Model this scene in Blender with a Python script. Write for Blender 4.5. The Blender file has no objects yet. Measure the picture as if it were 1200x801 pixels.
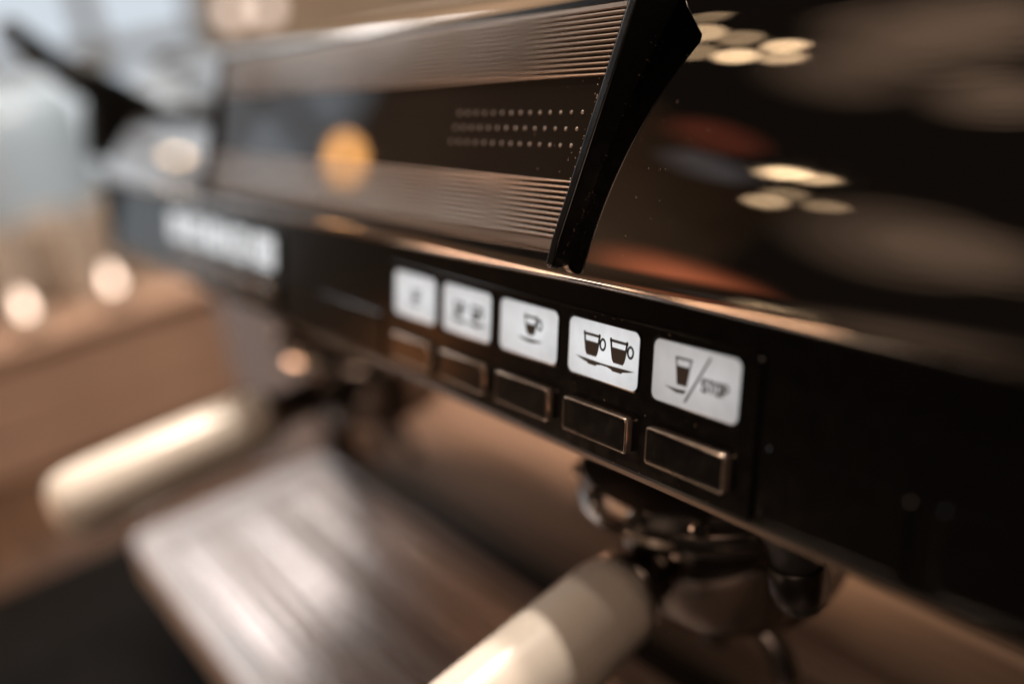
import bpy, math, random
from mathutils import Vector, Matrix
random.seed(7)
scene = bpy.context.scene
R = math.radians

# ---------------------------------------------------------------- camera
cam_data = bpy.data.cameras.new('camera')
cam = bpy.data.objects.new('camera', cam_data)
scene.collection.objects.link(cam)
scene.camera = cam
right = Vector((0.56022819, 0.80823324, -0.18139296))
down = Vector((0.18033293, -0.33273565, -0.9256171))
fwd = Vector((-0.80847041, 0.48584567, -0.33215896))
loc = Vector((0.19441307, -0.13172863, 0.092806))
m = Matrix((right, -down, -fwd)).transposed().to_4x4()
m.translation = loc
cam.matrix_world = m
cam_data.sensor_width = 36
cam_data.lens = 35
cam_data.clip_start = 0.005
cam_data.clip_end = 50
cam_data.dof.use_dof = True
cam_data.dof.focus_distance = 0.2355
cam_data.dof.aperture_fstop = 2.85
cam_data.dof.aperture_blades = 0

# ---------------------------------------------------------------- world and light
world = bpy.data.worlds.new('World')
scene.world = world
world.use_nodes = True
bg = world.node_tree.nodes['Background']
bg.inputs[0].default_value = (1.0, 0.74, 0.58, 1)
bg.inputs[1].default_value = 0.008


def area_light(name, pos, target, size, size_y, power, color, shape='RECTANGLE'):
    d = bpy.data.lights.new(name, 'AREA')
    d.shape = shape
    d.size = size
    d.size_y = size_y
    d.energy = power
    d.color = color
    o = bpy.data.objects.new(name, d)
    o.location = pos
    o.rotation_euler = (Vector(target) - Vector(pos)).to_track_quat('-Z', 'Y').to_euler()
    scene.collection.objects.link(o)
    return o


def bulb_light(name, pos, radius, radiance, color):
    d = bpy.data.lights.new(name, 'POINT')
    d.shadow_soft_size = radius
    d.energy = radiance * 4 * math.pi * math.pi * radius * radius
    d.color = color
    o = bpy.data.objects.new(name, d)
    o.location = pos
    scene.collection.objects.link(o)
    return o


WARM = (1.0, 0.72, 0.44)
# ceiling lamp over the bar (throws the shade of the machine on the front handle)
area_light('ceiling_lamp', (-0.25, 0.28, 1.75), (-0.12, -0.03, -0.1), 0.07, 0.07, 27, (1.0, 0.86, 0.72))
# fill light added in front for splashback, tray and handles
area_light('front_fill', (0.95, -1.9, 0.95), (-0.2, 0.08, -0.15), 0.9, 0.7, 18, (1.0, 0.70, 0.52))
# added light that puts highlights on the key rims and rolled top edge
area_light('key_rim_light', (-0.85, -0.22, 1.68), (-0.3, 0.0, -0.1), 0.07, 0.07, 7, (1.0, 0.80, 0.64))
# distant pendant bulbs of the room, mirrored in the polished shell
for bx, by, bz, br in [
    (-1.743, -0.357, 1.801, 0.15), (-1.753, -0.464, 1.759, 0.50), (-1.765, -0.572, 1.708, 0.22),
    (-1.678, -0.537, 1.800, 0.20), (-1.685, -0.639, 1.752, 0.80), (-1.590, -0.627, 1.838, 0.60),
    (-1.593, -0.695, 1.807, 0.35), (-1.584, -1.275, 1.420, 0.35), (-1.560, -1.285, 1.436, 0.55),
    (-1.504, -1.332, 1.448, 0.35), (-1.600, -1.385, 1.287, 0.30), (-1.563, -1.369, 1.347, 0.12),
    (-1.478, -1.452, 1.348, 0.12), (-2.744, -0.520, 0.471, 0.50)]:
    bulb_light('room_bulb', (bx, by, bz), 0.02, 15.0 * br, WARM)
bulb_light('amber_bulb', (-2.398, -0.825, 0.683), 0.03, 24.0, (1.0, 0.46, 0.14))
# unseen coloured lights, added for the soft patches mirrored in the shell
for k in (1.0, 0.8, 0.6, 0.4):
    area_light('orange_glow', (-1.50 - 0.01 * k, -1.40 - 0.01 * k, 0.68), (0.03, 0.0, 0.03), 0.52 * k, 0.24 * k, 0.045 * k * k, (1.0, 0.27, 0.12), 'ELLIPSE')
area_light('red_glow', (-1.502, -0.925, 1.308), (0.03, 0.0, 0.05), 0.26, 0.13, 0.007, (1.0, 0.22, 0.12), 'ELLIPSE')
area_light('blue_glow', (-1.511, -1.042, 1.195), (0.03, 0.0, 0.05), 0.24, 0.10, 0.004, (0.85, 0.88, 1.0), 'ELLIPSE')
for nx, ny, nz, sx, sy, rad in ((-0.92, -0.52, 1.20, 0.34, 0.24, 0.10), (-0.83, -0.44, 1.30, 0.44, 0.26, 0.17), (-0.72, -0.41, 1.38, 0.40, 0.22, 0.17),
                                (-0.81, -1.04, 0.84, 0.42, 0.34, 0.12), (-0.68, -1.10, 0.86, 0.36, 0.26, 0.08), (-0.70, -0.67, 1.25, 0.26, 0.24, 0.16)):
    # added brown glow for the hand-like shapes in the shell, nested to fade outward
    for k in (1.0, 0.8, 0.6, 0.4, 0.2):
        area_light('brown_glow', (nx - 0.01 * k, ny - 0.01 * k, nz), (0.08, 0.03, 0.07), sx * k, sy * k, rad / 5 * math.pi * sx * sy * k * k * math.pi / 4, (1.0, 0.68, 0.48), 'ELLIPSE')
area_light('lip_glow', (-1.0, -1.75, 0.33), (0.0, 0.0, 0.02), 2.0, 0.26, 0.32, (1.0, 0.58, 0.34))  # added low light, gives the shell lip its tan strip
area_light('key_glow', (-1.80, -1.03, -0.16), (-0.08, 0.0, 0.0), 0.13, 0.16, 0.13, (1.0, 0.36, 0.12))  # added orange light for the first key to reflect
area_light('splash_fill', (-1.25, -1.35, -0.65), (0.0, 0.11, -0.15), 0.35, 0.2, 3.2, (1.0, 0.58, 0.34))  # added low fill, brightens the right of the splashback
area_light('splash_fill', (-1.9, -1.2, -0.62), (-0.2, 0.11, -0.15), 0.6, 0.22, 5.2, (1.0, 0.60, 0.40))  # second added fill, for the splashback left of the near group
# fill lights added to brighten the crate and the far wall
area_light('crate_fill', (-0.55, 0.34, 1.15), (-1.0, -0.05, -0.2), 0.08, 0.08, 22, (1.0, 0.83, 0.70))
area_light('wall_fill', (-2.2, 1.5, 1.9), (-3.25, 1.3, 0.3), 0.4, 0.4, 26, (1.0, 0.80, 0.62))

scene.view_settings.view_transform = 'Standard'
scene.view_settings.look = 'None'
scene.view_settings.exposure = 0
scene.view_settings.gamma = 1
scene.view_settings.use_curve_mapping = False
scene.cycles.use_denoising = True
scene.cycles.max_bounces = 10
scene.cycles.caustics_reflective = False
scene.cycles.caustics_refractive = False
scene.cycles.sample_clamp_indirect = 6
scene.cycles.use_adaptive_sampling = False


# ---------------------------------------------------------------- materials
def principled(name, color, rough=0.5, metal=0.0, **kw):
    mt = bpy.data.materials.new(name)
    mt.use_nodes = True
    b = mt.node_tree.nodes['Principled BSDF']
    b.inputs['Base Color'].default_value = (*color, 1)
    b.inputs['Roughness'].default_value = rough
    b.inputs['Metallic'].default_value = metal
    for k, v in kw.items():
        b.inputs[k.replace('_', ' ')].default_value = v
    return mt


def add_noise(mt, scale, axes=(1, 1, 1), rough=None, bump=0.0, color=None, detail=6, dist=0.0003):
    """noise on object coordinates that drives roughness, colour and fine relief"""
    nt = mt.node_tree
    b = nt.nodes['Principled BSDF']
    tc = nt.nodes.new('ShaderNodeTexCoord')
    mp = nt.nodes.new('ShaderNodeMapping')
    mp.inputs['Scale'].default_value = axes
    nz = nt.nodes.new('ShaderNodeTexNoise')
    nz.inputs['Scale'].default_value = scale
    nz.inputs['Detail'].default_value = detail
    nt.links.new(tc.outputs['Object'], mp.inputs[0])
    nt.links.new(mp.outputs[0], nz.inputs['Vector'])
    if rough:
        mr = nt.nodes.new('ShaderNodeMapRange')
        mr.inputs['From Min'].default_value = 0.3
        mr.inputs['From Max'].default_value = 0.7
        mr.inputs['To Min'].default_value = rough[0]
        mr.inputs['To Max'].default_value = rough[1]
        nt.links.new(nz.outputs['Fac'], mr.inputs['Value'])
        nt.links.new(mr.outputs[0], b.inputs['Roughness'])
    if color:
        cr = nt.nodes.new('ShaderNodeValToRGB')
        cr.color_ramp.elements[0].position = 0.32
        cr.color_ramp.elements[1].position = 0.68
        cr.color_ramp.elements[0].color = (*color[0], 1)
        cr.color_ramp.elements[1].color = (*color[1], 1)
        nt.links.new(nz.outputs['Fac'], cr.inputs[0])
        nt.links.new(cr.outputs[0], b.inputs['Base Color'])
    if bump:
        bp = nt.nodes.new('ShaderNodeBump')
        bp.inputs['Strength'].default_value = bump
        bp.inputs['Distance'].default_value = dist
        nt.links.new(nz.outputs['Fac'], bp.inputs['Height'])
        nt.links.new(bp.outputs[0], b.inputs['Normal'])
    return mt


M = {}
M['shell'] = add_noise(principled('polished_steel', (0.60, 0.55, 0.51), 0.03, 1.0), 38, (0.8, 1.6, 1.6), rough=(0.012, 0.055), bump=0.10, dist=0.0002, detail=3)
M['panel'] = add_noise(principled('black_panel', (0.004, 0.004, 0.004), 0.2, 0.0, Specular_IOR_Level=0.16), 220, rough=(0.13, 0.19))
M['module'] = add_noise(principled('black_module', (0.004, 0.004, 0.004), 0.2, 0.0, Specular_IOR_Level=0.18), 300, rough=(0.13, 0.19))
M['key_frame'] = add_noise(principled('chrome_frame', (0.82, 0.66, 0.54), 0.25, 0.9), 300, rough=(0.16, 0.24))
M['key_cap'] = add_noise(principled('black_key_cap', (0.006, 0.006, 0.006), 0.22, 0.0, Specular_IOR_Level=0.3), 260, rough=(0.10, 0.17))
M['plaque_body'] = add_noise(principled('black_bezel', (0.003, 0.003, 0.003), 0.24, 0.0, Specular_IOR_Level=0.22), 320, rough=(0.22, 0.27))
M['plaque_face'] = add_noise(principled('dark_plate', (0.012, 0.009, 0.0075), 0.16, 0.0, Specular_IOR_Level=0.75), 60, (0.3, 2, 2), rough=(0.02, 0.035))
M['ridge'] = add_noise(principled('bronze_ridge', (0.42, 0.34, 0.28), 0.34, 1.0), 160, (0.15, 5, 5), rough=(0.26, 0.42))
M['dot'] = principled('dot_metal', (0.36, 0.30, 0.26), 0.42, 1.0)
M['chrome'] = principled('chrome', (0.50, 0.45, 0.41), 0.12, 1.0)
M['dark_chrome'] = principled('dark_chrome', (0.24, 0.21, 0.19), 0.14, 1.0)  # darker tone than the other chrome parts
M['steel'] = add_noise(principled('brushed_steel', (0.66, 0.59, 0.54), 0.3, 0.95), 26, (0.10, 9, 9), rough=(0.36, 0.56), bump=0.3, dist=0.0003, color=((0.40, 0.32, 0.26), (0.74, 0.63, 0.54)))
_b = M['steel'].node_tree.nodes['Principled BSDF']
_b.inputs['Anisotropic'].default_value = 0.8
_t = M['steel'].node_tree.nodes.new('ShaderNodeCombineXYZ')   # grooves run along the machine
_t.inputs['Z'].default_value = 1.0
M['steel'].node_tree.links.new(_t.outputs[0], _b.inputs['Tangent'])
M['tray_steel'] = add_noise(principled('tray_steel', (0.90, 0.81, 0.77), 0.3, 0.95), 90, (0.1, 6, 6), rough=(0.18, 0.30), bump=0.1, dist=0.0002)
M['slat_dull'] = add_noise(principled('slat_dull', (0.76, 0.68, 0.64), 0.4, 0.95), 60, (0.2, 4, 4), rough=(0.28, 0.40))
M['slat_stained'] = add_noise(principled('slat_stained', (0.58, 0.48, 0.42), 0.4, 0.9), 60, (0.3, 4, 4), rough=(0.3, 0.5))
M['rim_steel'] = add_noise(principled('rim_steel', (0.60, 0.55, 0.53), 0.4, 1.0), 70, rough=(0.36, 0.5))
M['black_plastic'] = add_noise(principled('black_plastic', (0.012, 0.012, 0.012), 0.4), 150, rough=(0.35, 0.5))
M['lever_black'] = principled('lever_black', (0.006, 0.006, 0.006), 0.7, 0.0, Specular_IOR_Level=0.12)
M['dark_steel'] = principled('dark_steel', (0.10, 0.09, 0.085), 0.3, 1.0)
M['cream'] = add_noise(principled('cream_plastic', (0.78, 0.70, 0.60), 0.2, 0.0, Coat_Weight=0.0), 30, rough=(0.20, 0.30), color=((0.74, 0.67, 0.59), (0.81, 0.745, 0.665)))
M['wood'] = add_noise(principled('counter_wood', (0.16, 0.08, 0.04), 0.4), 9, (1, 8, 8), rough=(0.3, 0.5), color=((0.030, 0.015, 0.008), (0.075, 0.038, 0.021)))
M['crate'] = add_noise(principled('crate_wood', (0.5, 0.28, 0.17), 0.5), 9, (8, 1, 8), rough=(0.4, 0.6), color=((0.30, 0.185, 0.13), (0.46, 0.30, 0.215)))
M['rubber'] = add_noise(principled('rubber_mat', (0.0035, 0.0028, 0.0022), 0.8, 0.0, Specular_IOR_Level=0.05), 120, rough=(0.5, 0.7))
M['icon'] = principled('icon_ink', (0.006, 0.006, 0.006), 0.4)
M['glass'] = principled('tumbler_glass', (0.95, 0.86, 0.77), 0.04, 0.0, Transmission_Weight=0.72, IOR=1.45)
M['wall'] = add_noise(principled('plaster_wall', (0.45, 0.36, 0.28), 0.8), 3, color=((0.40, 0.31, 0.24), (0.50, 0.41, 0.32)))
M['frame_paint'] = principled('window_paint', (0.28, 0.30, 0.32), 0.5)
M['urn'] = add_noise(principled('urn_enamel', (0.34, 0.44, 0.54), 0.35), 40, (6, 6, 0.2), rough=(0.28, 0.42))
M['dust'] = principled('coffee_dust', (0.62, 0.46, 0.33), 0.7)


def emissive(name, color, strength, base=(0.7, 0.7, 0.7), rough=0.25):
    mt = principled(name, base, rough)
    b = mt.node_tree.nodes['Principled BSDF']
    b.inputs['Emission Color'].default_value = (*color, 1)
    b.inputs['Emission Strength'].default_value = strength
    return mt


def backlit(name, strength):
    """a diffuser window: a lamp behind its middle, so that it fades a little to the corners"""
    mt = emissive(name, (0.90, 0.955, 1.0), strength, (0.30, 0.30, 0.30), 0.2)
    nt = mt.node_tree
    b = nt.nodes['Principled BSDF']
    tc = nt.nodes.new('ShaderNodeTexCoord')
    mp = nt.nodes.new('ShaderNodeMapping')
    mp.inputs['Location'].default_value = (-0.55, 0, -0.55)
    gr = nt.nodes.new('ShaderNodeTexGradient')
    gr.gradient_type = 'SPHERICAL'
    mp.inputs['Scale'].default_value = (1, 0, 1)
    nt.links.new(tc.outputs['Generated'], mp.inputs[0])
    nt.links.new(mp.outputs[0], gr.inputs[0])
    mr = nt.nodes.new('ShaderNodeMapRange')
    mr.inputs['From Min'].default_value = 0.2
    mr.inputs['From Max'].default_value = 0.95
    mr.inputs['To Min'].default_value = strength * 0.60
    mr.inputs['To Max'].default_value = strength
    nt.links.new(gr.outputs['Fac'], mr.inputs['Value'])
    nz = nt.nodes.new('ShaderNodeTexNoise')
    nz.inputs['Scale'].default_value = 260
    nz.inputs['Detail'].default_value = 5
    nt.links.new(tc.outputs['Object'], nz.inputs['Vector'])
    ms = nt.nodes.new('ShaderNodeMapRange')
    ms.inputs['From Min'].default_value = 0.3
    ms.inputs['From Max'].default_value = 0.7
    ms.inputs['To Min'].default_value = 0.90
    ms.inputs['To Max'].default_value = 1.06
    nt.links.new(nz.outputs['Fac'], ms.inputs['Value'])
    mu = nt.nodes.new('ShaderNodeMath')
    mu.operation = 'MULTIPLY'
    nt.links.new(mr.outputs[0], mu.inputs[0])
    nt.links.new(ms.outputs[0], mu.inputs[1])
    nt.links.new(mu.outputs[0], b.inputs['Emission Strength'])
    return mt


M['flame'] = emissive('flame_glow', (1.0, 0.74, 0.58), 4.5)
M['bulb'] = emissive('bulb_glow', (1.0, 0.78, 0.66), 1.7)

# ---------------------------------------------------------------- helpers
T = R(15)                      # the keypad leans back by this angle
CT, ST = math.cos(T), math.sin(T)


def PF(x, y, s):
    """keypad frame: x along the machine, y inward, s up the keypad"""
    return Vector((x, y * CT + s * ST, -y * ST + s * CT))


A = R(12)
CA, SA = math.cos(A), math.sin(A)


def PL(x, q, h):
    """plaque frame: q up the plaque face, h outward from it"""
    return PF(x, (q - 0.06) * SA - h * CA, 0.06 + (q - 0.06) * CA + h * SA)


def link(o, parent=None):
    scene.collection.objects.link(o)
    if parent is not None:
        o.parent = parent
        o.matrix_parent_inverse = Matrix.Translation(parent_origin[parent.name]).inverted()
    return o


parent_origin = {}


def mesh(name, verts, faces, mat, parent=None, smooth=False, origin=None):
    verts = [Vector(v) for v in verts]
    if origin is None:
        lo = Vector((min(v[i] for v in verts) for i in range(3)))
        hi = Vector((max(v[i] for v in verts) for i in range(3)))
        origin = (lo + hi) / 2
    origin = Vector(origin)
    me = bpy.data.meshes.new(name)
    me.from_pydata([v - origin for v in verts], [], faces)
    me.materials.append(mat)
    me.update()
    import bmesh
    bm = bmesh.new()
    bm.from_mesh(me)
    bmesh.ops.recalc_face_normals(bm, faces=bm.faces)
    bm.to_mesh(me)
    bm.free()
    if smooth:
        for p in me.polygons:
            p.use_smooth = True
        if smooth is not True:
            me.set_sharp_from_angle(angle=R(smooth))
    o = bpy.data.objects.new(name, me)
    o.location = origin
    parent_origin[o.name] = origin.copy()
    if parent is not None:
        # parents carry no rotation, so an offset is all that is needed
        link(o, None)
        o.parent = parent
        o.matrix_parent_inverse = Matrix.Identity(4)
        o.location = origin - world_loc(parent)
    else:
        link(o)
    return o


def world_loc(o):
    v = Vector((0, 0, 0))
    while o is not None:
        v += o.location
        o = o.parent
    return v


def empty(name, pos, label=None, cat=None, group=None):
    o = bpy.data.objects.new(name, None)
    o.location = pos
    o.empty_display_size = 0.02
    scene.collection.objects.link(o)
    return tag(o, label, cat, group)


def tag(o, label=None, cat=None, group=None, kind=None):
    if label:
        o['label'] = label
    if cat:
        o['category'] = cat
    if group:
        o['group'] = group
    if kind:
        o['kind'] = kind
    return o


def bevel(o, w, seg=2):
    b = o.modifiers.new('bevel', 'BEVEL')
    b.width = w
    b.segments = seg
    b.limit_method = 'ANGLE'
    b.angle_limit = R(35)
    return o


def prism(name, prof, x0, x1, mat, parent=None, frame=PF, smooth=False, shear=None):
    """closed profile [(y, s)...] run along x; shear(s) moves both ends"""
    n = len(prof)
    v, f = [], []
    for side, x in ((0, x0), (1, x1)):
        for y, s in prof:
            v.append(frame(x if not callable(x) else x(s), y, s))
    f.append(list(range(n))[::-1])
    f.append([n + i for i in range(n)])
    for i in range(n):
        j = (i + 1) % n
        f.append([i, j, n + j, n + i])
    return mesh(name, v, f, mat, parent, smooth)


def W(x, y, z):
    return Vector((x, y, z))


def box(name, x0, x1, y0, y1, z0, z1, mat, parent=None, bev=0.0, frame=W):
    o = prism(name, [(y0, z0), (y1, z0), (y1, z1), (y0, z1)], x0, x1, mat, parent, frame)
    if bev:
        bevel(o, bev)
    return o


def loft(name, rings, mat, parent=None, smooth=40, caps=(True, True)):
    n = len(rings[0])
    v = [p for r in rings for p in r]
    f = []
    for k in range(len(rings) - 1):
        for i in range(n):
            j = (i + 1) % n
            f.append([k * n + i, k * n + j, (k + 1) * n + j, (k + 1) * n + i])
    if caps[0]:
        f.append(list(range(n))[::-1])
    if caps[1]:
        f.append([(len(rings) - 1) * n + i for i in range(n)])
    return mesh(name, v, f, mat, parent, smooth)


def rrect(x0, x1, s0, s1, r, inset=0.0, seg=6):
    x0 += inset
    x1 -= inset
    s0 += inset
    s1 -= inset
    r = max(r - inset, 0.0001)
    pts = []
    for cx, cs, a0 in ((x1 - r, s1 - r, 0), (x0 + r, s1 - r, 90), (x0 + r, s0 + r, 180), (x1 - r, s0 + r, 270)):
        for k in range(seg + 1):
            a = R(a0 + 90 * k / seg)
            pts.append((cx + r * math.cos(a), cs + r * math.sin(a)))
    return pts


def plate(name, x0, x1, s0, s1, r, levels, mat, parent=None, frame=PF, smooth=40):
    """rounded plate: levels = [(y, inset)...] from its back to its face"""
    rings = [[frame(x, y, s) for x, s in rrect(x0, x1, s0, s1, r, ins)] for y, ins in levels]
    return loft(name, rings, mat, parent, smooth)


def lathe(name, prof, base, axis, mat, parent=None, seg=48, smooth=40, caps=(True, True)):
    axis = Vector(axis).normalized()
    base = Vector(base)
    u = axis.orthogonal().normalized()
    w = axis.cross(u)
    rings = []
    for r, h in prof:
        rings.append([base + axis * h + (u * math.cos(2 * math.pi * k / seg) + w * math.sin(2 * math.pi * k / seg)) * r for k in range(seg)])
    return loft(name, rings, mat, parent, smooth, caps)


def tube(name, pts, r, mat, parent=None, seg=16):
    pts = [Vector(p) for p in pts]
    rings = []
    u = None
    for i, p in enumerate(pts):
        d = (pts[min(i + 1, len(pts) - 1)] - pts[max(i - 1, 0)]).normalized()
        u = d.orthogonal().normalized() if u is None else (u - d * u.dot(d)).normalized()
        w = d.cross(u)
        rings.append([p + (u * math.cos(2 * math.pi * k / seg) + w * math.sin(2 * math.pi * k / seg)) * r for k in range(seg)])
    return loft(name, rings, mat, parent, 40)


def copy_tree(o, parent=None, dx=0.0):
    c = o.copy()
    scene.collection.objects.link(c)
    c.parent = parent
    if dx:
        c.location.x += dx
    for ch in list(o.children):
        copy_tree(ch, c)
    return c


# ---------------------------------------------------------------- setting
COUNTER = -0.29
wall = box('wall', -3.4, -3.25, -3.0, 4.5, -1.2, 2.6, M['wall'])
tag(wall, kind='structure')
counter = box('counter', -1.9, 0.75, -0.25, 1.1, COUNTER - 0.05, COUNTER, M['wood'], bev=0.004)
tag(counter, kind='structure')

# ---------------------------------------------------------------- espresso machine
XL, XR = -0.492, 0.196         # ends of the machine
XC = (XL + XR) / 2
machine = empty('espresso_machine', (XC, 0.2, COUNTER),
                'black and polished steel espresso machine with lit white cup-icon keys and a ribbed plaque', 'coffee machine')

# --- keypad panel and its modules
kp = prism('keypad_panel', [(0.0008, -0.0195), (0.0008, 0.0225), (0.012, 0.0225), (0.012, -0.0085), (0.028, -0.0155), (0.028, -0.021), (0.0022, -0.021)],
           XL + 0.004, XR - 0.004, M['panel'], machine)
bevel(kp, 0.0008)
prism('underside_trim', [(0.0035, -0.0212), (0.0035, -0.0226), (0.028, -0.0226), (0.028, -0.0212)], XL + 0.004, XR - 0.004, M['dark_steel'], machine)

PITCH, LW, LH = 0.03131, 0.02625, 0.014


def module(x0):
    return plate('key_module', x0 - 0.0995, x0 + 0.0625, -0.0193, 0.0163, 0.0016,
                 [(0.0011, 0), (0.0003, 0), (0.0, 0.0004)], M['module'], machine, PF, 12)


module(0.0)
module(-0.26)
for x0, x1 in ((0.0645, 0.0985), (0.1035, 0.142), (0.147, 0.186), (-0.158, -0.104), (-0.42, -0.364), (-0.47, -0.425)):
    plate('blank_cover', x0, x1, -0.0180, -0.0021, 0.002, [(0.0011, 0), (0.0006, 0), (0.0002, 0.0006)], M['module'], machine, PF, 12)

# --- icons (flat print, in millimetres on a 26.25 x 14 window)
IY = -0.00052


def poly_ring(pts, hole=None):
    return pts, hole


def icon_object(parts, x0, parent):
    """each part is a list of quads/polygons in mm"""
    v, f = [], []
    for poly in parts:
        b = len(v)
        for a, c in poly:
            v.append(PF(x0 + a / 1000, IY, c / 1000))
        n = len(poly)
        f.append([b + i for i in range(n)])
    return mesh('cup_icon', v, f, M['icon'], parent)


def stroke(pts, w):
    """polyline of constant width as quads"""
    out = []
    for (x0, y0), (x1, y1) in zip(pts[:-1], pts[1:]):
        dx, dy = x1 - x0, y1 - y0
        l = math.hypot(dx, dy)
        nx, ny = -dy / l * w / 2, dx / l * w / 2
        ex, ey = dx / l * w * 0.35, dy / l * w * 0.35
        out.append([(x0 - ex + nx, y0 - ey + ny), (x0 - ex - nx, y0 - ey - ny), (x1 + ex - nx, y1 + ey - ny), (x1 + ex + nx, y1 + ey + ny)])
    return out


def cup(cx, b, w, h, base, fill, handle=True):
    """cup outline with coffee: centre x, bottom y, rim width, height, base width, fill height"""
    def xw(t):                       # half width at height fraction t, belly slightly rounded
        return (base + (w - base) * (t ** 0.5)) / 2
    out = []
    n = 6
    ts = [fill * k / n for k in range(n + 1)]
    out.append([(cx - xw(t), b + t * h) for t in ts] + [(cx + xw(t), b + t * h) for t in reversed(ts)])
    lw = 0.68
    up = [fill + (1 - fill) * k / 3 for k in range(4)]
    out += stroke([(cx - xw(t) + lw / 2, b + t * h) for t in up], lw)
    out += stroke([(cx + xw(t) - lw / 2, b + t * h) for t in up], lw)
    out += stroke([(cx - w / 2 + 0.2, b + h - lw / 2), (cx + w / 2 - 0.2, b + h - lw / 2)], lw)
    if handle:
        hx, hy, rx, ry = cx + w / 2 + 0.95, b + h * 0.63, 0.95, 1.3
        out += stroke([(hx + rx * math.cos(a), hy + ry * math.sin(a)) for a in [R(-205 + 410 * k / 22) for k in range(23)]], 0.58)
    return out


def saucer(x0, x1, y):
    m_ = (x0 + x1) / 2
    w = x1 - x0
    return [[(x0, y), (x0 + w * 0.18, y - 0.62), (x0 + w * 0.30, y - 0.68), (x0 + w * 0.34, y - 0.95), (x0 + w * 0.66, y - 0.95), (x0 + w * 0.70, y - 0.68), (x0 + w * 0.82, y - 0.62), (x1, y)]]


def saucer_pair(x0, x1, y):
    w = x1 - x0
    P_ = [(0, 0), (.1, -.55), (.18, -.95), (.21, -1.0), (.225, -1.35), (.36, -1.35), (.375, -1.05), (.45, -.75), (.55, -.75), (.625, -1.05), (.64, -1.35), (.79, -1.35), (.805, -1.0), (.9, -.55), (1, 0), (.5, -.28)]
    pts = [(x0 + a * w, y + b_) for a, b_ in P_]
    quads = []
    low = pts[:15]
    for i in range(14):
        (xa, ya), (xb, yb) = low[i], low[i + 1]
        ta = y - 0.28 * (1 - abs((xa - x0) / w - 0.5) * 2)
        tb = y - 0.28 * (1 - abs((xb - x0) / w - 0.5) * 2)
        quads.append([(xa, ya - 0.01), (xb, yb - 0.01), (xb, tb), (xa, ta)])
    return quads


def letters_stop(x, y, w, h):
    """block letters S T O P"""
    lw = w * 0.125
    g = w / 4.0
    c = g * 0.74
    out = []
    s = lambda pts, ox: stroke([(x + ox + a * c, y + b_ * h) for a, b_ in pts], lw * 0.62)
    out += s([(1, .86), (.75, 1), (.25, 1), (0, .86), (0, .62), (.25, .52), (.75, .47), (1, .36), (1, .14), (.75, 0), (.25, 0), (0, .14)], 0)
    out += s([(0, 1), (1, 1)], g)
    out += s([(.5, 1), (.5, 0)], g)
    out += s([(.25, 0), (0, .2), (0, .8), (.25, 1), (.75, 1), (1, .8), (1, .2), (.75, 0), (.25, 0)], 2 * g)
    out += s([(0, 0), (0, 1), (.75, 1), (1, .86), (1, .6), (.75, .45), (0, .45)], 3 * g)
    return out


ICONS = [
    cup(13.6, 5.6, 4.2, 3.6, 2.2, 0.6) + saucer(9.2, 18.4, 4.9),
    cup(8.9, 5.3, 4.8, 4.2, 2.5, 0.6) + cup(18.4, 5.3, 4.8, 4.2, 2.5, 0.6) + saucer_pair(3.6, 25.0, 4.7),
    cup(14.7, 6.0, 6.2, 5.2, 2.5, 0.58) + saucer(8.7, 20.3, 5.0),
    cup(9.25, 5.55, 6.5, 5.5, 3.6, 0.64) + cup(19.35, 5.42, 6.6, 5.6, 3.4, 0.66) + saucer_pair(3.05, 25.4, 4.68),
    # tall glass, slash, STOP
    [[(8.07, 5.0), (11.2, 5.0), (11.95, 9.3), (7.5, 9.2)], ]
    + stroke([(7.75, 9.2), (7.5, 11.0)], 0.45) + stroke([(11.75, 9.2), (12.15, 11.0)], 0.45) + stroke([(7.4, 10.95), (12.3, 11.0)], 0.5)
    + [[(4.2, 4.05), (8.2, 3.1), (10.6, 3.35), (11.15, 4.2), (8.2, 3.95)]]
    + stroke([(17.64, 12.6), (10.96, 1.7)], 0.55)
    + letters_stop(15.75, 5.25, 7.9, 2.45),
]
STRENGTH = [0.74, 0.70, 0.72, 0.80, 0.46]
BACKLIT = [backlit('backlit_window', s) for s in STRENGTH]
windows, keys = [], []
for i in range(5):
    x0 = (i - 3) * PITCH
    w = plate('icon_window', x0, x0 + LW, 0, LH, 0.0019, [(0.0004, 0), (-0.0003, 0), (-0.00045, 0.00018)], BACKLIT[i], machine)
    icon_object(ICONS[i], x0, w)
    plate('window_bezel', x0 - 0.0006, x0 + LW + 0.0006, -0.0006, LH + 0.0006, 0.0024, [(0.0002, 0), (-0.0001, 0), (-0.0002, 0.0002)], M['module'], w)
    windows.append(w)
    kx0, kx1, k0, k1 = x0 + 0.0004, x0 + 0.0004 + 0.02476, -0.01514, -0.00632
    fr = plate('key', kx0, kx1, k0, k1, 0.0011,
               [(0.0004, 0), (-0.0014, 0), (-0.0018, 0.00012), (-0.0020, 0.00032), (-0.0019, 0.00052), (-0.0016, 0.0006)], M['key_frame'], machine)
    plate('key_cap', kx0, kx1, k0, k1, 0.0011, [(-0.0014, 0.00058), (-0.0017, 0.00058), (-0.00185, 0.0009)], M['key_cap'], fr, PF, 12)
    keys.append(fr)
for o in keys:
    copy_tree(o, machine, -0.26)
FAR_LIT = backlit('backlit_window', 0.98)       # the far keypad glows more evenly
for o in windows:
    c = copy_tree(o, machine, -0.26)
    c.data = o.data.copy()
    c.data.materials[0] = FAR_LIT

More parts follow.
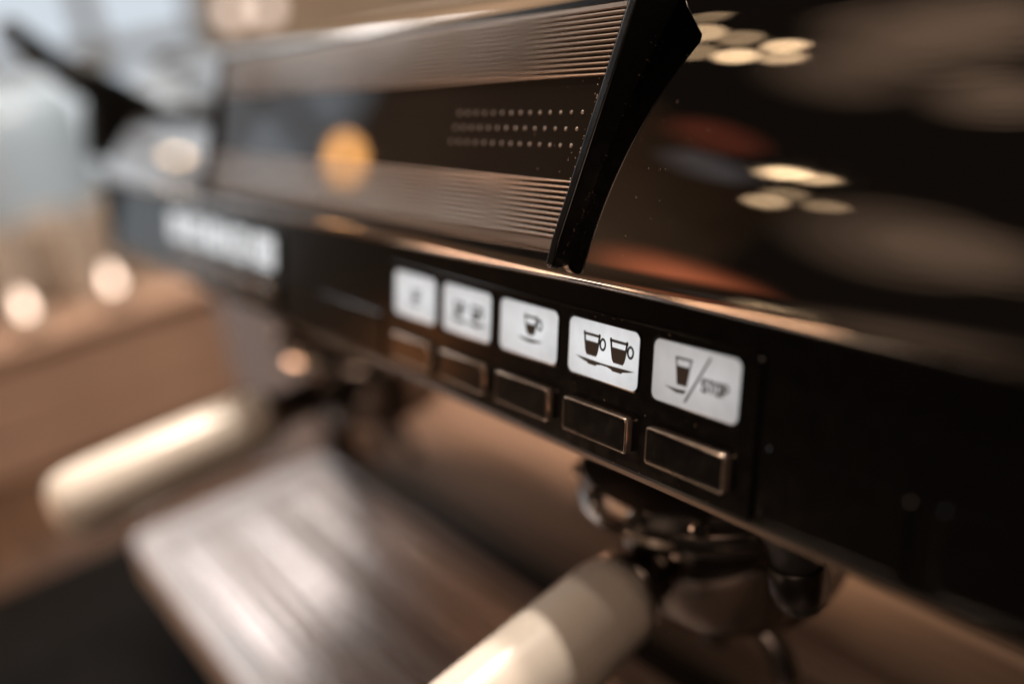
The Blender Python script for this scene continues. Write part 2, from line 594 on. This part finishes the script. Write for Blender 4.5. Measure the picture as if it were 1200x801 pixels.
# --- polished shell: a convex sweep with a flared lip below and a tight roll at the top
prof = [(0.010, 0.0226), (-0.0010, 0.0226), (-0.0028, 0.0228), (-0.0039, 0.0233), (-0.0045, 0.0241), (-0.0046, 0.0250), (-0.0042, 0.0260)]
y, s, th = -0.0038, 0.0270, R(10)
prof.append((y, s))
n1 = 28
L1 = 0.063
for k in range(n1):
    dl = L1 / n1
    th_m = th + dl / 0.22 / 2
    y += math.sin(th_m) * dl
    s += math.cos(th_m) * dl
    th += dl / 0.22
    prof.append((y, s))
while th < R(86):
    d = R(3.5)
    rr = 0.028
    y += math.sin(th + d / 2) * rr * d
    s += math.cos(th + d / 2) * rr * d
    th += d
    prof.append((y, s))
SHELL_TOP = (y, s)
prof += [(y + 0.02, s - 0.001), (y + 0.02, s - 0.01), (0.03, 0.04)]
shell = prism('shell', prof, XL + 0.003, XR - 0.003, M['shell'], machine, smooth=35)

# --- body, cheeks, splashback
TOPZ = PF(0, SHELL_TOP[0], SHELL_TOP[1]).z
box('body', XL + 0.01, XR - 0.01, 0.075, 0.46, -0.032, TOPZ - 0.012, M['black_plastic'], machine, 0.004)
box('cup_shelf', XL + 0.006, XR - 0.006, 0.085, 0.45, TOPZ - 0.011, TOPZ - 0.004, M['steel'], machine, 0.002)
box('splashback', XL + 0.02, XR - 0.02, 0.112, 0.122, -0.232, -0.032, M['steel'], machine)
box('underside', XL + 0.012, XR - 0.012, 0.03, 0.112, -0.036, -0.0325, M['dark_steel'], machine)
box('base', XL + 0.03, XR - 0.03, -0.03, 0.44, COUNTER + 0.012, -0.232, M['black_plastic'], machine, 0.004)
for xf in (XL + 0.07, XR - 0.07):
    for yf in (0.02, 0.38):
        lathe('foot', [(0.016, 0), (0.018, 0.003), (0.014, 0.0125)], (xf, yf, COUNTER), (0, 0, 1), M['rubber'], machine, 24)
for xa, xb in ((XL - 0.006, XL + 0.003), (XR - 0.003, XR + 0.006)):
    pr = [(0.0, -0.022), (-0.006, 0.024), (0.001, 0.040), (0.020, 0.088), (0.036, 0.106), (0.06, 0.107), (0.44, 0.0), (0.40, -0.10), (0.10, -0.05)]
    bevel(prism('side_cheek', pr, xa, xb, M['black_plastic'], machine), 0.002)
    box('side_column', xa, xb, 0.10, 0.44, -0.232, -0.02, M['black_plastic'], machine, 0.002)

# steam lever with its black block at the far end of the machine
blk = bevel(prism('steam_lever', [(0.002, 0.036), (0.048, 0.026), (0.056, 0.066), (0.018, 0.094)], -0.530, -0.4985, M['lever_black'], machine, W), 0.004)
tube('lever_arm', [(-0.509, 0.026, 0.066), (-0.509, 0.004, 0.092), (-0.509, -0.014, 0.114)], 0.0085, M['lever_black'], blk)
lathe('lever_knob', [(0.002, 0), (0.007, 0.002), (0.0085, 0.010), (0.007, 0.018), (0.002, 0.020)], (-0.509, -0.012, 0.112), (0, -0.64, 0.77), M['black_plastic'], blk, 20)

# --- ribbed plaque
def xr(q):                      # right edge of the face runs outward to the top
    return -0.0002 + (q - 0.0292) / 0.0605 * 0.0099


def xl(q):
    return -0.2690 - (q - 0.0292) / 0.0605 * 0.0099


def slanted(name, prof_, fx0, fx1, mat, parent, smooth=False):
    """profile [(h, q)] in the plaque frame between two slanted ends"""
    n = len(prof_)
    v = [PL(fx0(q), q, h) for h, q in prof_] + [PL(fx1(q), q, h) for h, q in prof_]
    f = [list(range(n))[::-1], [n + i for i in range(n)]] + [[i, (i + 1) % n, n + (i + 1) % n, n + i] for i in range(n)]
    return mesh(name, v, f, mat, parent, smooth)


plaque = slanted('plaque', [(-0.0006, 0.0268), (-0.0006, 0.0918), (-0.014, 0.0905), (-0.0075, 0.0275)], lambda q: xl(q) - 0.0005, lambda q: xr(q) + 0.0005, M['plaque_body'], machine)
# the face is very slightly dished
dish = [(-0.00040 * (1 - ((q_ - 0.0596) / 0.0303) ** 2), q_) for q_ in [0.0293 + 0.0606 * k / 24 for k in range(25)]]
slanted('face_plate', [(-0.00055, 0.0290)] + dish + [(-0.00055, 0.0902)], xl, xr, M['plaque_face'], plaque, 20)
# the ribs: broad at the margins of the face, narrow towards the dark band
for q0, q1, n, sgn in ((0.0727, 0.0873, 12, 1), (0.0467, 0.0331, 11, -1)):
    for k in range(n):
        t = k / (n - 1)
        q = q0 + (q1 - q0) * t
        wd = 0.00042 + 0.00050 * t
        slanted('rib', [(-0.0004, q - wd / 2), (0.00032, q - wd * 0.36), (0.00042, q), (0.00032, q + wd * 0.36), (-0.0004, q + wd / 2)],
                lambda q_: xl(q_) + 0.0012, lambda q_: xr(q_) - 0.0012, M['ridge'], plaque, 30)
slanted('rib', [(-0.0002, 0.0882), (0.0004, 0.0884), (0.0004, 0.0895), (-0.0002, 0.0897)], lambda q_: xl(q_) + 0.0012, lambda q_: xr(q_) - 0.0012, M['ridge'], plaque)
slanted('rib', [(-0.0002, 0.0296), (0.0004, 0.0298), (0.0004, 0.0322), (-0.0002, 0.0324)], lambda q_: xl(q_) + 0.0012, lambda q_: xr(q_) - 0.0012, M['ridge'], plaque)
# end caps
CAPP = [(-0.0088, 0.0268), (-0.0080, 0.0330), (0.0048, 0.0898), (0.0062, 0.0917), (0.0190, 0.0916), (0.0172, 0.0868), (0.0068, 0.0560), (0.0010, 0.0370), (-0.0022, 0.0272), (-0.0076, 0.0262)]


def end_cap(edge, d):
    n = len(CAPP)
    v = [PF(edge(s_) + d * 0.0003, y_, s_) for y_, s_ in CAPP] + [PF(edge(s_) + d * 0.0036, y_, s_) for y_, s_ in CAPP]
    f = [list(range(n))[::-1], [n + i for i in range(n)]] + [[i, (i + 1) % n, n + (i + 1) % n, n + i] for i in range(n)]
    o = mesh('end_cap', v, f, M['plaque_body'], plaque, 30)
    bevel(o, 0.0011, 4)


end_cap(xr, 1)
end_cap(xl, -1)
# dot pattern: three rows of small domes
v, f = [], []
for row, (q, xs) in enumerate(((0.0637, -0.0007), (0.0596, -0.0016), (0.0555, -0.0024))):
    for k in range(14):
        cx = xs - 0.0044 * k
        rings = [(0.00052, 0.0), (0.00045, 0.00018), (0.00026, 0.00030)]
        b = len(v)
        for r_, h in rings:
            for j in range(10):
                a = 2 * math.pi * j / 10
                v.append(PL(cx + r_ * math.cos(a), q + r_ * math.sin(a), h - 0.0004))
        for rg in range(2):
            for j in range(10):
                f.append([b + rg * 10 + j, b + rg * 10 + (j + 1) % 10, b + rg * 10 + 10 + (j + 1) % 10, b + rg * 10 + 10 + j])
        f.append([b + 20 + j for j in range(10)])
tag(mesh('dot_pattern', v, f, M['dot'], plaque, 30), kind='stuff')
# coffee dust on the end cap, the plate beside it and the shell
v, f = [], []


def fleck(fr, a, q, h, size):
    b = len(v)
    ang = random.uniform(0, math.pi)
    l = size * random.uniform(0.6, 2.6)
    w = size * random.uniform(0.35, 0.7)
    du, dq = math.cos(ang), math.sin(ang)
    for sx, sy, hh in ((-l, -w, 0), (l, -w, 0), (l, w, 0), (-l, w, 0), (0, 0, size * 0.9)):
        v.append(fr(a + du * sx - dq * sy, q + dq * sx + du * sy, h + hh))
    f.extend([[b, b + 1, b + 4], [b + 1, b + 2, b + 4], [b + 2, b + 3, b + 4], [b + 3, b, b + 4]])


for k in range(60):             # on the plate close to the cap
    q = random.gauss(0.058, 0.012)
    if 0.03 < q < 0.09:
        fleck(PL, xr(q) - abs(random.gauss(0.0006, 0.0016)), q, 0.0001, random.uniform(0.00006, 0.00016))
for k in range(90):             # on the front edge of the cap
    q = random.uniform(0.03, 0.089)
    fleck(PL, xr(q) + random.uniform(0.0003, 0.0024), q, 0.0012, random.uniform(0.00005, 0.00012))
for k in range(14):
    fleck(PL, random.uniform(-0.03, 0.004), random.uniform(0.048, 0.072), 0.0001, random.uniform(0.00005, 0.00012))
for k in range(70):             # on the side of the cap
    t_ = random.random()
    y_ = -0.006 + 0.026 * t_ * random.uniform(0.7, 1.0)
    s_ = 0.03 + 0.056 * t_
    fleck(lambda a, q, h: PF(xr(s_) + 0.0036 + h, a, q), y_, s_, 0.0, random.uniform(0.00004, 0.0001))
for k in range(34):             # on the polished shell beside the cap
    i_ = random.randint(9, 34)
    (ya_, sa_), (yb_, sb_) = prof[i_], prof[i_ + 1]
    tx = 0.004 + (sa_ - 0.03) * 0.2 + abs(random.gauss(0, 0.018))
    tl_ = math.hypot(yb_ - ya_, sb_ - sa_)
    uy_, us_ = (yb_ - ya_) / tl_, (sb_ - sa_) / tl_
    fleck(lambda a, q, h: PF(a, ya_ + uy_ * q - us_ * h, sa_ + us_ * q + uy_ * h), tx + 0.006, 0.0, 0.0, random.uniform(0.00004, 0.00009))
for k in range(40):             # on the keypad
    fleck(lambda a, q, h: PF(a, -h, q), random.uniform(-0.05, 0.06), random.choice((random.uniform(-0.0055, -0.001), random.uniform(0.0146, 0.0160), random.uniform(-0.019, -0.0156))), 0.0, random.uniform(0.00004, 0.00010))
tag(mesh('coffee_dust', v, f, M['dust'], machine), kind='stuff')

# --- group heads
GY = 0.066


def group_head(gx):
    g = lathe('group_head', [(0.030, -0.030), (0.030, -0.046), (0.040, -0.050), (0.046, -0.054), (0.047, -0.058), (0.046, -0.066), (0.043, -0.069), (0.036, -0.070)],
              (gx, GY, 0), (0, 0, 1), M['dark_steel'], machine, 64)
    lathe('group_ring', [(0.0475, -0.0595), (0.0486, -0.0608), (0.0486, -0.0635), (0.0475, -0.0648)], (gx, GY, 0), (0, 0, 1), M['chrome'], g, 64)
    for k in range(6):
        a = R(-150 + 24 * k)
        lathe('bolt', [(0.0030, 0), (0.0030, 0.0022), (0.0022, 0.0030)], (gx + 0.0462 * math.cos(a), GY + 0.0462 * math.sin(a), -0.0565), (math.cos(a), math.sin(a), 0.15), M['chrome'], g, 12)
    return g


gh = group_head(-0.018)
copy_tree(gh, machine, -0.26)

# nozzle beside the near group
nz = lathe('water_nozzle', [(0.0085, -0.036), (0.0085, -0.052), (0.0070, -0.054), (0.0070, -0.072), (0.0055, -0.074)], (0.036, 0.036, 0), (0, 0, 1), M['black_plastic'], machine, 28)
lathe('nozzle_sleeve', [(0.0075, -0.060), (0.0079, -0.061), (0.0079, -0.069), (0.0075, -0.070)], (0.036, 0.036, 0), (0, 0, 1), M['dark_steel'], nz, 28)

# ---------------------------------------------------------------- portafilters
def portafilter(gx, label, yaw, tilt, drop, fat, start, ln):
    pf = empty('portafilter', (gx, GY, -0.11), label, 'portafilter', 'portafilters locked in the group heads')
    ax = Vector((yaw, -1.0, -tilt)).normalized()
    hb = Vector((gx, start, -0.0848 - drop))
    c = lathe('basket_holder', [(0.030, -0.0705), (0.036, -0.0712), (0.0372, -0.074), (0.0372, -0.082), (0.0360, -0.085), (0.0352, -0.098), (0.031, -0.105), (0.014, -0.109)],
              (gx, GY, 0), (0, 0, 1), M['dark_chrome'], pf, 56)
    for sg in (-1, 1):
        o = box('lug', gx + sg * 0.036 - 0.006, gx + sg * 0.036 + 0.006, GY - 0.008, GY + 0.008, -0.079, -0.073, M['chrome'], pf, 0.001)
    nl = 0.0365 - start - 0.002
    lathe('neck', [(0.0105, 0), (0.0092, nl * 0.4), (0.0098, nl * 0.9), (0.0118, nl + 0.001)], hb - ax * nl, ax, M['dark_steel'], pf, 28)
    lathe('handle', [(r_ * fat, h_ * ln) for r_, h_ in ((0.0085, 0.0), (0.0128, 0.0008), (0.0145, 0.0032), (0.0155, 0.0085), (0.0160, 0.03), (0.0168, 0.07), (0.0168, 0.104), (0.0162, 0.114), (0.0140, 0.121), (0.0095, 0.1245), (0.004, 0.1258))],
          hb, ax, M['cream'], pf, 56)
    lathe('ferrule', [(0.0100, -0.0030), (0.0126, -0.0026), (0.0130, -0.0004), (0.0118, 0.0006)], hb, ax, M['chrome'], pf, 40)
    sp = lathe('spout', [(0.008, -0.108), (0.008, -0.118), (0.0066, -0.120)], (gx, GY, 0), (0, 0, 1), M['dark_steel'], pf, 24)
    for sg in (-1, 1):
        tube('spout_arm', [(gx, GY, -0.117), (gx + sg * 0.008, GY, -0.121), (gx + sg * 0.014, GY, -0.127), (gx + sg * 0.0165, GY, -0.137)], 0.0048, M['dark_steel'], sp)
    return pf


portafilter(-0.018, 'portafilter with cream handle under the keypad with sharp two-cup icon', 0.142, 0.075, 0.0, 0.95, 0.0190, 1.0)
portafilter(-0.278, 'portafilter with cream handle beside the wooden crate of glasses', 0.02, 0.04, 0.0030, 1.02, 0.0020, 0.87)

# ---------------------------------------------------------------- drip tray
TX0, TX1, TY0, TY1, TZ = -0.458, 0.162, -0.060, 0.084, -0.2
tray = empty('drip_tray', ((TX0 + TX1) / 2, 0.005, -0.232), 'brushed steel drip tray with long narrow slats under the portafilters', 'drip tray')


def ring_plate(name, outer, inner, z0, z1, mat, parent, ro=0.012, ri=0.006):
    o_ = rrect(*outer, ro)
    o2 = rrect(*outer, ro, 0.0015)
    i_ = rrect(*inner, ri)
    rings = [[W(a, b, z0) for a, b in o_], [W(a, b, z1 - 0.0015) for a, b in o_], [W(a, b, z1) for a, b in o2], [W(a, b, z1) for a, b in i_], [W(a, b, z0) for a, b in i_]]
    return loft(name, rings, mat, parent, 35, (False, False))


RIM = 0.020
ring_plate('tray_rim', (TX0, TX1, TY0, TY1), (TX0 + RIM + 0.012, TX1 - RIM - 0.012, TY0 + RIM - 0.004, TY1 - 0.008), -0.226, TZ, M['rim_steel'], tray)
box('basin', TX0 + 0.02, TX1 - 0.02, TY0 + 0.012, TY1 - 0.006, -0.2315, -0.227, M['black_plastic'], tray)
ns = 27
SLATS = [M['tray_steel'], M['tray_steel'], M['slat_dull'], M['slat_stained']]
ya, yb = TY0 + RIM - 0.002, TY1 - 0.010
for k in range(ns):
    yc = ya + (yb - ya) * (k + 0.5) / ns
    hw = (yb - ya) / ns * 0.37
    prism('slat', [(yc - hw, -0.207), (yc - hw, -0.2022), (yc - hw * 0.6, -0.2014), (yc + hw * 0.6, -0.2014), (yc + hw, -0.2022), (yc + hw, -0.207)],
          TX0 + RIM + 0.0125, TX1 - RIM - 0.0125, random.choice(SLATS), tray, W, 25)
for xx in (-0.36, -0.25, -0.14, -0.03, 0.08):
    box('cross_bar', xx - 0.003, xx + 0.003, ya, yb, -0.215, -0.2075, M['tray_steel'], tray)
# channel between tray and splashback
box('drain_channel', XL + 0.03, XR - 0.03, 0.0850, 0.1115, -0.2315, -0.214, M['black_plastic'], machine)

# ---------------------------------------------------------------- bar mat
mat_o = box('bar_mat', -0.645, 0.5, -0.235, 0.7, COUNTER + 0.0005, COUNTER + 0.006, M['rubber'], None, 0.002)
tag(mat_o, 'black rubber bar mat on the counter under the espresso machine', 'bar mat')
# ---------------------------------------------------------------- wooden crate with glasses
CX0, CX1, CY0, CY1, CZ = -1.22, -0.90, -0.24, 0.158, -0.165
crate = empty('wooden_crate', ((CX0 + CX1) / 2, (CY0 + CY1) / 2, COUNTER), 'tan wooden crate on the counter beyond the machine', 'crate')
zs = [COUNTER + 0.0005, -0.2495, -0.2075, CZ]
for k in range(3):
    z0, z1 = zs[k] + (0.0015 if k else 0), zs[k + 1]
    box('board', CX1 - 0.014, CX1, CY0, CY1, z0, z1, M['crate'], crate, 0.003)
    box('board', CX0, CX0 + 0.014, CY0, CY1, z0, z1, M['crate'], crate, 0.003)
    box('board', CX0 + 0.0145, CX1 - 0.0145, CY1 - 0.014, CY1, z0, z1, M['crate'], crate, 0.003)
    box('board', CX0 + 0.0145, CX1 - 0.0145, CY0, CY0 + 0.014, z0, z1, M['crate'], crate, 0.003)
box('lid', CX0 - 0.004, CX1 + 0.004, CY0 - 0.004, CY1 + 0.004, CZ + 0.0005, CZ + 0.012, M['crate'], crate, 0.004)

GZ = CZ + 0.0125
tumbler = None
spots = []
for i in range(4):
    for j in range(5):
        spots.append((-0.932 - 0.073 * i, 0.108 - 0.078 * j + (0.02 if i % 2 else 0)))
spots = [p for p in spots if min(math.hypot(p[0] + 0.92, p[1] - (-0.0278)), math.hypot(p[0] + 0.92, p[1] - (0.0618))) > 0.05]
for gx, gy in spots:
    if tumbler is None:
        tumbler = lathe('glass_tumbler', [(0.0225, 0.0), (0.026, 0.0015), (0.033, 0.088), (0.0332, 0.09), (0.0318, 0.09), (0.0312, 0.088), (0.0245, 0.010), (0.010, 0.008)],
                        (gx, gy, GZ), (0, 0, 1), M['glass'], None, 32)
        o = tumbler
        base_loc = o.location.copy()
        g0 = (gx, gy)
    else:
        o = tumbler.copy()
        scene.collection.objects.link(o)
        o.location = base_loc + Vector((gx - g0[0], gy - g0[1], 0))
    tag(o, 'pale glass tumbler standing upright on the wooden crate', 'glass', 'tumblers on the crate')

# ---------------------------------------------------------------- steel urn and window beyond
urn = lathe('grey_urn', [(0.10, 0.0), (0.105, 0.004), (0.106, 0.31), (0.102, 0.345), (0.088, 0.366), (0.05, 0.378), (0.012, 0.381), (0.010, 0.386), (0.003, 0.388)],
            (-1.42, 0.075, COUNTER + 0.0005), (0, 0, 1), M['urn'], None, 64)
tag(urn, 'tall grey urn with domed lid behind the tumblers', 'urn')

WY0, WY1, WZ0, WZ1 = -1.10, 0.98, -0.25, 2.00
win = empty('window', (-3.25, (WY0 + WY1) / 2, WZ0), 'bright daylight window with grey frame in the far wall', 'window')
M['pane'] = emissive('daylight_pane', (0.80, 0.90, 1.0), 0.75, (0.1, 0.1, 0.1))
M['pane_bright'] = emissive('daylight_pane', (0.88, 0.95, 1.0), 1.15, (0.1, 0.1, 0.1))
M['pane_sky'] = emissive('daylight_pane', (0.99, 0.97, 0.97), 5.5, (0.1, 0.1, 0.1))
cols, rows = 6, 6
for i in range(cols):
    for j in range(rows):
        a0 = WY0 + (WY1 - WY0) * i / cols + 0.03
        a1 = WY0 + (WY1 - WY0) * (i + 1) / cols - 0.03
        b0 = WZ0 + (WZ1 - WZ0) * j / rows + 0.03
        b1 = WZ0 + (WZ1 - WZ0) * (j + 1) / rows - 0.03
        box('pane', -3.245, -3.235, a0, a1, b0, b1, M['pane_sky'] if j > 3 else (M['pane_bright'] if (i * 7 + j * 3) % 4 == 0 else M['pane']), win)
for i in range(cols + 1):
    yy = WY0 + (WY1 - WY0) * i / cols
    box('mullion', -3.249, -3.20, yy - 0.029, yy + 0.029, WZ0 - 0.029, WZ1 + 0.029, M['frame_paint'], win)
for j in range(rows + 1):
    zz = WZ0 + (WZ1 - WZ0) * j / rows
    for i in range(cols):
        ya_ = WY0 + (WY1 - WY0) * i / cols + 0.0295
        yb_ = WY0 + (WY1 - WY0) * (i + 1) / cols - 0.0295
        box('transom', -3.248, -3.205, ya_, yb_, zz - 0.0285, zz + 0.0285, M['frame_paint'], win)

# two pendant bulbs hanging before the far wall
for bx, by, bz, lab in ((-3.0, 1.02, 0.175, 'glowing pendant bulb hanging close to the window frame'), (-3.0, 1.13, 0.165, 'glowing pendant bulb hanging before the bare plaster wall')):
    pl = empty('pendant_lamp', (bx, by, bz), lab, 'pendant lamp', 'pendant bulbs before the far wall')
    lathe('bulb', [(0.004, -0.034), (0.018, -0.030), (0.028, -0.014), (0.030, 0.002), (0.022, 0.022), (0.013, 0.034)], (bx, by, bz), (0, 0, 1), M['bulb'], pl, 20)
    lathe('socket', [(0.014, 0.0345), (0.015, 0.07), (0.006, 0.078)], (bx, by, bz), (0, 0, 1), M['black_plastic'], pl, 20)
    lathe('cord', [(0.003, 0.0785), (0.003, 2.3)], (bx, by, bz), (0, 0, 1), M['black_plastic'], pl, 8)

for bx, by, lab in ((-0.92, -0.0278, 'small glowing tea light in a row of tumblers'), (-0.92, 0.0618, 'small glowing tea light close to the end of the crate')):
    tl = empty('tea_light', (bx, by, GZ), lab, 'tea light', 'tea lights among the tumblers')
    lathe('cup', [(0.010, 0.0), (0.013, 0.002), (0.0145, 0.024), (0.0135, 0.024), (0.012, 0.018)], (bx, by, GZ), (0, 0, 1), M['glass'], tl, 20)
    lathe('flame', [(0.001, 0.019), (0.0055, 0.024), (0.0065, 0.029), (0.004, 0.037), (0.0008, 0.045)], (bx, by, GZ), (0, 0, 1), M['flame'], tl, 14)
